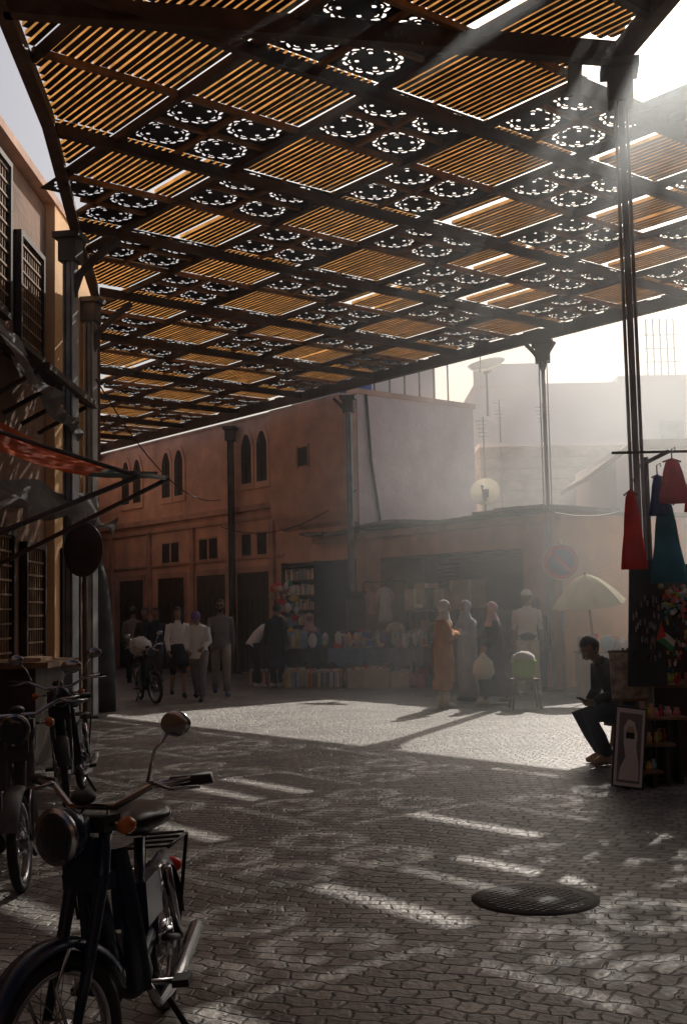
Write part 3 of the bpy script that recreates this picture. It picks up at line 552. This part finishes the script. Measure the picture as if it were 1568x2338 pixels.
# ---------------- mopeds ----------------
def moped(name,x,y,hd,steer=0,body='mblue',s=1.,lean=4,mirrorR=True,rot_h=0):
    base=Matrix.Translation((x,y,0))@Matrix.Rotation(RAD(hd),4,'Z')@Matrix.Scale(s,4)@Matrix.Rotation(RAD(lean),4,'X'); m=MB(base)
    def wheel(cx):
        c=(cx,0,.27); m.torus(c,.245,.028,'rubber',m=10,flat=1.0,n=44); m.torus(c,.212,.012,'chrome',flat=1.8,n=44)
        m.tube([(cx,-.05,.27),(cx,.05,.27)],.045,'chrome',n=18); m.tube([(cx,-.03,.27),(cx,.03,.27)],.075,'chrome',n=20)
        for k in range(28):
            a=k*2*math.pi/28; sd_=.03 if k%2 else -.03; b_=a+(.35 if k%4<2 else -.35)
            m.tube([(cx+.07*math.cos(b_),sd_,.27+.07*math.sin(b_)),(cx+.212*math.cos(a),0,.27+.212*math.sin(a))],.0022,'chrome',n=4,cap=False)
    def fender(cx,a0,a1,wd=.045):
        vs=[];fs=[];n=20
        for i in range(n+1):
            a=RAD(a0+(a1-a0)*i/n)
            for j,(yy,rr) in enumerate(((-wd,.285),(-wd*.8,.305),(0,.315),(wd*.8,.305),(wd,.285))): vs.append((cx+rr*math.cos(a),yy,.27+rr*math.sin(a)))
        for i in range(n):
            for j in range(4): fs.append((i*5+j,i*5+j+1,(i+1)*5+j+1,(i+1)*5+j))
        m.add(vs,fs,body,True)
    wheel(-.58); fender(-.58,10,175)
    m.tube([(.40,0,.72),(.30,0,.50),(.16,0,.33),(-.1,0,.30),(-.3,0,.36)],[.035,.038,.038,.04,.04],body,n=12)
    m.tube([(-.1,0,.32),(-.25,0,.52),(-.3,0,.72)],.022,body); m.tube([(-.25,0,.5),(-.7,0,.56)],[(.05,.05),(.04,.03)],body)
    for yy in(-.07,.07): m.tube([(-.58,yy,.27),(-.42,yy,.58)],[.018,.022],'chrome'); m.tube([(-.3,yy,.34),(-.58,yy,.27)],.014,'iron'); m.tube([(-.4,yy*1.3,.66),(-.8,yy*1.3,.64),(-.58,yy,.30)],.008,'iron')
    for k in range(4): m.tube([(-.45-.1*k,-.09,.655),(-.45-.1*k,.09,.655)],.006,'iron')
    m.ell((-.28,0,.80),(.19,.115,.05),'seat',n=20,m=10,fn=lambda u:Vector((u.x,u.y*(1.15-.5*max(0,u.x)) ,u.z+ .35*min(0,u.x)*-1)))
    m.tube([(-.28,0,.74),(-.28,0,.79)],[.05,.09],'iron')
    m.ell((-.02,0,.30),(.13,.075,.085),'iron',n=14,m=8); m.tube([(.02,-.02,.34),(.14,-.02,.40)],[.06,.055],'steeldark',n=14)
    for k in range(5): m.tube([(.04+.025*k,-.02,.35+.014*k),(.048+.025*k,-.02,.354+.014*k)],.075,'steeldark',n=14)
    m.tube([(.1,.06,.33),(.02,.1,.2),(-.3,.11,.2),(-.75,.11,.26)],[.013,.015,.03,.03],'chrome',n=10)
    m.tube([(-.02,-.16,.26),(-.02,.16,.26)],.012,'chrome'); m.box((-.02,.18,.26),(.09,.06,.025),'rubber'); m.box((-.02,-.18,.26),(.09,.06,.025),'rubber')
    m.tube([(-.15,.05,.25),(-.2,.16,.02)],.012,'iron'); m.tube([(-.15,-.05,.25),(-.2,-.16,.02)],.012,'iron')
    m.box((-.2,0,.52),(.26,.13,.16),body); m.ell((-.86,0,.50),(.03,.05,.035),'signred')
    for s_ in(-1,1):
        vs=[];fs=[]
        for i in range(9):
            t=i/8; z=.80-.50*t; xx=.33-.08*math.sin(t*2.2)-.05*t
            for yy,dx in((.03,0),(.06,.012),(.095,-.02)): vs.append((xx+dx,s_*yy*(1+.25*t),z))
        for i in range(8):
            for j in range(2): fs.append((i*3+j,i*3+j+1,(i+1)*3+j+1,(i+1)*3+j))
        m.add(vs,fs,body,True)
    m.M=base@Matrix.Translation((.40,0,0))@Matrix.Rotation(RAD(steer),4,'Z')@Matrix.Translation((-.40,0,0))
    wheel(.60); fender(.60,20,150,.05)
    for yy in(-.065,.065):
        m.tube([(.60,yy,.27),(.50,yy,.52),(.43,yy,.72),(.39,yy,.90)],[.014,.02,.023,.022],body,n=10); m.tube([(.60,yy,.27),(.66,yy*1.1,.46),(.60,yy*1.2,.56)],.006,'chrome'); m.tube([(.62,yy*.9,.27),(.86,yy*.9,.42)],.006,'chrome')
    m.box((.42,0,.72),(.07,.17,.05),body); m.box((.39,0,.90),(.08,.18,.05),'iron'); m.box((.45,0,.80),(.05,.12,.12),body)
    m.tube([(.43,0,.885),(.50,0,.885),(.545,0,.885)],[.05,.085,.088],body,n=24); m.tube([(.54,0,.885),(.556,0,.885)],.09,'chrome',n=24); m.ell((.55,0,.885),(.022,.08,.08),'glass',n=20,m=8)
    m.ell((.42,0,.985),(.04,.045,.025),'iron')
    m.tube([(.28,-.34,1.02),(.33,-.22,1.01),(.38,-.1,.95),(.38,.1,.95),(.33,.22,1.01),(.28,.34,1.02)],.012,'chrome',n=10)
    for s_ in(-1,1):
        m.tube([(.25,s_*.40,1.02),(.30,s_*.27,1.015)],[.018,.017],'rubber',n=12); m.tube([(.34,s_*.22,1.02),(.34,s_*.30,1.0),(.30,s_*.39,1.0)],[.006,.006,.005],'chrome')
        m.tube([(.41,s_*.1,.9),(.41,s_*.16,.9)],.008,'chrome'); m.ell((.42,s_*.18,.9),(.035,.028,.028),'amber',n=12,m=8)
        m.tube([(.36,s_*.05,.95),(.42,s_*.09,.86),(.44,s_*.04,.6)],.005,'black',n=5)
        if s_>0 or mirrorR: m.tube([(.33,s_*.2,1.02),(.33,s_*.24,1.12),(.31,s_*.28,1.17)],.006,'chrome'); m.ell((.30,s_*.31,1.20),(.018,.062,.042),'chrome',n=14,m=8); m.ell((.29,s_*.31,1.20),(.012,.055,.036),'glass',n=14,m=8)
    return m.build(name)
moped('parked_moped',-.74,4.1,268,steer=-30,mirrorR=False,s=.96)
moped('parked_moped',-2.02,7.2,296,steer=-20,body='steeldark')
moped('parked_moped',-2.3,9.9,275,steer=10,body='black')
moped('parked_motorcycle',-3.55,20.9,290,steer=15,body='black')
m=MB(); m.ell((-3.62,20.6,1.0),(.2,.16,.16),'paper',n=14,m=9,fn=lambda u:u*(1+.12*math.sin(7*u.x+5*u.y))); m.build('white_plastic_bag')
m=MB(); m.tube([(-3.98,19.0,0),(-3.98,19.0,.7),(-3.98,19.0,1.4),(-4.0,19.0,2.1),(-4.02,19.0,2.5)],[.25,.24,.20,.14,.05],'tarp',n=24,wob=.06); m.build('folded_umbrella_cover')

# ---------------- market ----------------
PAL=['cwhite','cpink','red','teal','yellow','card','paper','lblue','purple','green','cream','orange','cgrey','hpink','signblue']
def goods(m,x0,x1,y0,y1,z,n,hm=.25,pal=PAL):
    for _ in range(n):
        w_,d_,h_=random.uniform(.06,.2),random.uniform(.06,.2),random.uniform(.03,hm); x=random.uniform(x0,x1);y=random.uniform(y0,y1)
        if random.random()<.45: m.ell((x,y,z+h_/2),(w_*.55,d_*.55,h_/2),random.choice(pal),n=10,m=7)
        else: m.box((x,y,z+h_/2),(w_,d_,h_),random.choice(pal),Matrix.Rotation(random.uniform(-.6,.6),3,'Z'))
def stall(x,y,w_,rz,k):
    m=MB(Matrix.Translation((x,y,0))@Matrix.Rotation(RAD(rz),4,'Z')); m.box((0,0,.74),(w_,1.0,.04),'wood')
    for a in(-1,1):
        for b_ in(-1,1): m.tube([(a*(w_/2-.06),b_*.44,0),(a*(w_/2-.06),b_*.44,.73)],.025,'darkwood')
    n=24; vs=[(-w_/2-.02+(w_+.04)*i/n,-.52-.02*math.sin(i*1.7)-.02,.77) for i in range(n+1)]+[(-w_/2-.02+(w_+.04)*i/n,-.56-.035*math.sin(i*1.7),.45+.05*math.sin(i)) for i in range(n+1)]
    m.add(vs,[(i,i+1,n+2+i,n+1+i) for i in range(n)],k,True); m.box((0,-.01,.77),(w_+.02,1.02,.012),k)
    goods(m,-w_/2+.1,w_/2-.1,-.45,.45,.776,70,.38); goods(m,-w_/2+.1,w_/2-.1,-.65,-.45,0,12,.4); return m.build('market_stall')
stall(-.95,25.0,1.3,0,'tarp'); stall(.35,24.7,1.3,-8,'cblue'); stall(1.45,24.0,.9,-20,'cgrey')
for x,y,w_,h_,k in ((-1.05,24.05,.45,.36,'cwhite'),(-.45,23.9,.7,.34,'paper'),(.2,23.8,.4,.36,'card'),(.62,23.7,.5,.38,'card'),(1.1,23.5,.35,.3,'card'),(-1.9,25.3,.4,.3,'lblue')):
    m=MB(Matrix.Translation((x,y,0))@Matrix.Rotation(random.uniform(-.3,.3),4,'Z'))
    for a,b_ in (((-w_/2,-.2,0),(w_/2,-.185,h_)),((-w_/2,.185,0),(w_/2,.2,h_)),((-w_/2,-.185,0),(-w_/2+.012,.185,h_)),((w_/2-.012,-.185,0),(w_/2,.185,h_)),((-w_/2+.012,-.185,.005),(w_/2-.012,.185,.02))): m.b2(a,b_,'card')
    q=-w_/2+.03
    while q<w_/2-.04:
        t=random.uniform(.02,.05); m.box((q+t/2,0,h_*.55+.02),(t*.9,.3,h_*random.uniform(.85,1.05)),random.choice(['paper','cwhite','lblue','yellow','red','cpink']))
        if k!='card': m.box((q+t/2,-.21,h_*.5),(t*.8,.015,h_*.85),random.choice(['paper','lblue','red','cwhite','yellow','cgrey']))
        q+=t
    m.build('book_crate' if k!='card' else 'cardboard_box')
m=MB(FB); m.b2((1.3,.03,.8),(1.34,.33,2.75),'darkwood'); m.b2((2.6,.03,.8),(2.64,.33,2.75),'darkwood')
for k in range(6):
    z=.85+k*.36; m.b2((1.34,.03,z),(2.6,.33,z+.025),'darkwood'); q=1.37
    while q<2.53 and k<5:
        t=random.uniform(.025,.06); m.b2((q,.08,z+.025),(q+t*.9,.28,z+.025+random.uniform(.16,.28)),random.choice(['paper','cwhite','lblue','card','teal','cgrey','card','cream','cgreyblue'])); q+=t
m.build('bookshelf')
m=MB(Matrix.Translation((2.1,24.0,0))@Matrix.Rotation(RAD(-15),4,'Z')); m.b2((-.85,-.3,1.5),(.85,.3,1.54),'wood')
for a in(-.8,.8):
    for b_ in(-.25,.25): m.tube([(a,b_,0),(a,b_,1.5)],.025,'darkwood')
m.b2((-.85,-.3,.9),(.85,.3,.93),'wood'); goods(m,-.75,.75,-.25,.25,.93,30,.4); goods(m,-.75,.75,-.25,.25,1.54,10,.25,['paper','card','cwhite']); m.build('storage_rack')
for x,y,z,a,b_,h_ in ((1.5,24.15,1.545,.45,.4,.42),(1.98,24.0,1.545,.35,.4,.40),(2.5,23.9,1.545,.68,.45,.58),(1.7,24.05,1.97,.5,.4,.10)):
    m=MB(Matrix.Translation((x,y,z))@Matrix.Rotation(random.uniform(-.4,.1),4,'Z')@Matrix.Rotation(RAD(1),4,'X')); m.b2((-a/2,-b_/2,0),(a/2,b_/2,h_),'card'); m.b2((-.03,-b_/2-.003,0),(.03,b_/2+.003,h_+.003),'cream'); m.build('cardboard_box',bevel=.006)
def garment(name,x,y,z,w_,h_,k,seed=0,k2=None,drape=False):
    m=MB(Matrix.Translation((x,y,z))); P=[(.05,.02),(.22,.06),(.32,.08),(.38,.09),(.48,.10),(.52,.12)] if drape else [(.02,.02),(.5,.06),(.42,.07),(.40,.07),(.46,.08),(.55,.10)]
    m.tube([(0,0,-h_*t) for t in (0,.08,.3,.55,.8,1)],[(w_*a,w_*b_+.03) for a,b_ in P],k,n=24,side=(1,0,0),wob=.16,nf=5)
    if not drape:
        for s_ in(-1,1): m.tube([(s_*w_*.35,0,-h_*.1),(s_*w_*.6,0,-h_*.28),(s_*w_*.62,0,-h_*.5)],[.05,.045,.04],k2 or k,n=8)
    m.tube([(0,0,.0),(0,0,.08),(.03,0,.1),(.03,0,.07)],.006,'chrome',n=5); m.tube([(-w_*.3,0,-h_*.07),(0,0,0),(w_*.3,0,-h_*.07)],.008,'wood',n=5)
    return m.build(name)
garment('hanging_child_dress',.85,24.95,2.05,.28,.75,'cwhite',1,'cpink'); garment('hanging_child_dress',.58,25.1,1.95,.2,.5,'cpink',2); garment('hanging_child_dress',1.05,24.6,1.3,.25,.55,'cream',3)
m=MB(); m.tube([(.4,25.05,2.15),(1.3,24.75,2.15)],.015,'steeldark'); m.tube([(.4,25.05,0),(.4,25.05,2.15)],.02,'steeldark'); m.tube([(1.3,24.75,0),(1.3,24.75,2.15)],.02,'steeldark'); m.build('clothes_rail')
m=MB()
for _ in range(46):
    a=random.uniform(0,6.28); r=random.uniform(.0,.32); z=random.uniform(1.0,2.15); m.ell((-1.38+r*math.cos(a),25.75+r*math.sin(a)*.6,z),(random.uniform(.05,.12),random.uniform(.05,.1),random.uniform(.04,.11)),random.choice(PAL),n=8,m=6)
m.tube([(-1.38,25.75,0),(-1.38,25.75,2.2)],.03,'darkwood'); m.build('bag_display_stand')
m=MB(); m.b2((-.03,26.2,0),(.45,26.5,1.9),'steeldark'); m.b2((-.0,26.18,1.1),(.42,26.2,1.8),'cgrey'); m.b2((-.05,26.15,1.9),(.47,26.5,1.98),'steeldark'); m.build('utility_cabinet')
m=MB(Matrix.Translation((2.7,17.95,0))); m.b2((-.2,-.18,.42),(.2,.18,.45),'wood')
for a in(-1,1):
    for b_ in(-1,1): m.tube([(a*.16,b_*.14,.42),(a*.21,b_*.18,0)],.016,'wood')
m.b2((-.17,-.012,.2),(.17,.012,.23),'wood'); m.build('small_stool')
m=MB(Matrix.Translation((2.7,17.95,.45))@Matrix.Rotation(.2,4,'Z')); m.tube([(0,0,0),(0,0,.03),(0,0,.24),(0,0,.27)],[.14,.16,.19,.20],'lime',n=20); m.ell((0,0,.3),(.17,.16,.11),'paper',n=14,m=9,fn=lambda u:u*(1+.1*math.sin(8*u.x+6*u.y))); m.build('green_bucket_with_bag')
um=MB(Matrix.Translation((4.2,19.6,0))@Matrix.Rotation(RAD(-6),4,'Y')@Matrix.Rotation(RAD(6),4,'X')); um.tube([(0,0,0),(0,0,2.12)],.02,'wood'); vs=[];fs=[]
for i in range(7):
    t=i/6
    for j in range(32):
        a=j*math.pi/16; sc_=1-.10*t*abs(math.sin(4*a)); r=.62*t*sc_; vs.append((r*math.cos(a),r*math.sin(a),2.08-.5*t**1.6-.03*abs(math.sin(4*a))*t))
for i in range(6):
    for j in range(32): fs.append((i*32+j,i*32+(j+1)%32,(i+1)*32+(j+1)%32,(i+1)*32+j))
um.add(vs,fs,'umbrella',True)
for j in range(8): a=j*math.pi/4; um.tube([(0,0,2.05),(.33*math.cos(a),.33*math.sin(a),1.87),(.62*math.cos(a),.62*math.sin(a),1.57)],.006,'steeldark',n=5)
um.build('market_umbrella')
m=MB(Matrix.Translation((4.6,20.3,0))); m.b2((-.6,-.3,0),(.6,.3,.72),'card'); goods(m,-.55,.55,-.25,.25,.75,20,.3); m.b2((-.62,-.32,.72),(.62,.32,.75),'wood'); m.build('vendor_table')
rs=empty('souvenir_stall')
m=MB(); m.b2((2.72,10.45,0),(4.4,11.3,.78),'darkwood'); m.b2((2.66,10.4,.78),(4.45,11.35,.81),'wood'); m.b2((2.85,10.9,1.12),(4.4,11.2,1.14),'wood'); m.b2((2.85,10.9,1.42),(4.4,11.2,1.44),'wood')
for x,y0,y1,z in ((2.52,10.0,10.4,.54),(2.38,9.9,10.25,.33),(2.24,9.8,10.15,.12)): m.b2((x,y0,z),(x+.36,y1,z+.02),'wood'); m.b2((x+.05,y0+.03,0),(x+.08,y1-.03,z),'darkwood'); m.b2((x+.28,y0+.03,0),(x+.31,y1-.03,z),'darkwood')
m.tube([(2.85,10.9,.8),(2.85,10.9,2.9)],.025,'steeldark'); m.tube([(4.4,10.9,.8),(4.4,10.9,2.9)],.025,'steeldark'); m.tube([(2.36,10.15,2.85),(4.5,10.15,2.85)],.012,'steeldark'); m.tube([(2.85,10.15,2.85),(2.85,11.2,2.85)],.02,'steeldark'); m.b2((2.9,11.2,0),(4.6,11.25,1.9),'tarp')
m.build('shelves',rs)
m=MB()
BR=['hpink','red','cwhite','lblue','yellow','cpink','lime','teal','orange']
def pots(x0,x1,y0,y1,z,n):
    for _ in range(n):
        x=random.uniform(x0,x1);y=random.uniform(y0,y1);r=random.uniform(.014,.035);h=random.uniform(.04,.12); k=random.choice(BR)
        m.tube([(x,y,z),(x,y,z+h*.5),(x,y,z+h*.8),(x,y,z+h)],[r*.8,r,r*.5,r*.7],k,n=10)
pots(2.55,2.85,10.05,10.35,.56,14); pots(2.42,2.7,9.95,10.2,.35,12); pots(2.28,2.55,9.85,10.1,.14,12); pots(2.7,3.6,10.45,10.8,.81,40); pots(2.9,3.8,10.95,11.15,1.14,30); pots(2.9,3.8,10.95,11.15,1.44,30)
for _ in range(170): m.ell((random.uniform(2.72,3.3),random.uniform(9.98,10.10),random.uniform(1.44,1.68)),random.uniform(.012,.026),random.choice(BR),n=8,m=5)
for _ in range(110): m.box((random.uniform(2.74,3.3),random.uniform(10.04,10.10),random.uniform(.95,1.42)),(.016,.02,.035),random.choice(['red','teal','yellow','card','cwhite','hpink']))
m.b2((2.72,10.12,.93),(3.4,10.14,1.66),'darkwood'); m.build('trinkets',rs)
m=MB(); m.prism([(-.17,.82),(.17,.82),(.13,1.9),(-.10,1.9)],(2.58,10.05,0),(1,0,0),(0,.06,1),(0,1,0),.03,'tarp')
for _ in range(40): m.box((2.58+random.uniform(-.12,.12),10.09,random.uniform(1.05,1.6)),(.008,.02,.05),random.choice(['steel','black','steel','card']))
m.build('jewellery_display_board')
garment('red_hanging_dress',2.46,9.95,2.5,.20,.68,'red',4,drape=True); garment('pink_hanging_bag',2.80,9.86,2.75,.26,.38,'hpink',5,drape=True); garment('teal_hanging_dress',2.76,10.0,2.42,.28,.72,'teal',6,drape=True); garment('blue_hanging_scarf',3.0,9.86,2.2,.18,.5,'lblue',7,drape=True); garment('red_hanging_dress',3.02,9.95,2.85,.2,.55,'red',8,drape=True); garment('navy_hanging_bag',2.68,9.9,2.62,.16,.35,'signblue',9,drape=True)
m=MB(Matrix.Translation((2.44,10.2,.70))@Matrix.Rotation(RAD(-8),4,'X')); m.b2((-.15,0,0),(.15,.02,.42),'map'); m.b2((-.16,-.004,-.01),(.16,0,.012),'wood'); m.b2((-.16,-.004,.41),(.16,.0,.43),'wood'); m.tube([(-.14,.03,-.7),(-.02,.03,.45)],.012,'wood'); m.tube([(.14,.03,-.7),(.02,.03,.45)],.012,'wood'); m.build('painting_on_easel')
m=MB(Matrix.Translation((2.28,9.75,.02))@Matrix.Rotation(RAD(8),4,'Y')@Matrix.Rotation(RAD(-10),4,'X')); m.b2((-.13,0,0),(.13,.02,.66),'black'); m.b2((-.118,-.004,.012),(.118,0,.648),'paper')
m.b2((-.095,-.006,.04),(.095,-.004,.61),'cgrey')
m.prism([(-.08,.06),(.085,.06),(.08,.2),(.055,.33),(.06,.44),(.03,.54),(-.02,.56),(-.055,.49),(-.05,.36),(-.03,.25),(-.07,.15)],(0,-.006,0),(1,0,0),(0,0,1),(0,-1,0),.003,'paper'); m.prism([(-.03,.41),(.03,.41),(.035,.46),(.02,.50),(-.02,.50),(-.035,.46)],(0,-.009,0),(1,0,0),(0,0,1),(0,-1,0),.002,'card'); m.prism([(-.035,.40),(.035,.40),(.035,.45),(-.035,.45)],(0,-.0115,0),(1,0,0),(0,0,1),(0,-1,0),.002,'black'); m.build('framed_portrait')
m=MB(Matrix.Translation((2.60,9.98,1.12))@Matrix.Rotation(RAD(18),4,'Y')); m.tube([(0,0,-.1),(0,0,.27)],.005,'wood',n=6); hh=.05
for i,k in enumerate(('green','paper','black')):
    z=.1+i*hh; m.add([(0.003,0,z),(.07,-.012,z-.02),(.16,.0,z-.06),(.16,.0,z-.06+hh),(.07,-.012,z-.02+hh),(.003,0,z+hh)],[(0,1,4,5),(1,2,3,4)],k)
m.add([(.003,-.006,.1),(.07,-.018,.155),(.003,-.006,.25)],[(0,1,2)],'signred'); m.build('palestinian_flag')

# ---------------- haze ----------------
hz=bpy.data.materials.new('haze'); hz.use_nodes=True; nt=hz.node_tree;N=nt.nodes;L=nt.links; N.remove(N['Principled BSDF'])
vs_=N.new('ShaderNodeVolumeScatter'); vs_.inputs['Anisotropy'].default_value=.72; vs_.inputs['Color'].default_value=(.92,.97,1,1)
tc=N.new('ShaderNodeTexCoord')
dp=N.new('ShaderNodeVectorMath'); dp.operation='DOT_PRODUCT'; dp.inputs[1].default_value=(1,-.10,0); L.new(tc.outputs['Object'],dp.inputs[0])
mr=N.new('ShaderNodeMapRange'); mr.interpolation_type='SMOOTHSTEP'; mr.inputs[1].default_value=-3.6; mr.inputs[2].default_value=2.6; mr.inputs[3].default_value=.05; mr.inputs[4].default_value=1; L.new(dp.outputs['Value'],mr.inputs[0])
nz=N.new('ShaderNodeTexNoise'); nz.inputs['Scale'].default_value=.45; nz.inputs['Detail'].default_value=3; L.new(tc.outputs['Object'],nz.inputs['Vector'])
m2=N.new('ShaderNodeMapRange'); m2.inputs[1].default_value=.35; m2.inputs[2].default_value=.65; m2.inputs[3].default_value=.3; m2.inputs[4].default_value=1.7; L.new(nz.outputs['Fac'],m2.inputs[0])
mu=N.new('ShaderNodeMath'); mu.operation='MULTIPLY'; L.new(mr.outputs[0],mu.inputs[0]); L.new(m2.outputs[0],mu.inputs[1])
mv=N.new('ShaderNodeMath'); mv.operation='MULTIPLY'; mv.inputs[1].default_value=.034; L.new(mu.outputs[0],mv.inputs[0]); L.new(mv.outputs[0],vs_.inputs['Density'])
L.new(vs_.outputs[0],N['Material Output'].inputs['Volume']); M['haze']=hz
m=MB(); m.b2((-5,8,.02),(12,29,8.5),'haze'); m.build('smoke_haze')
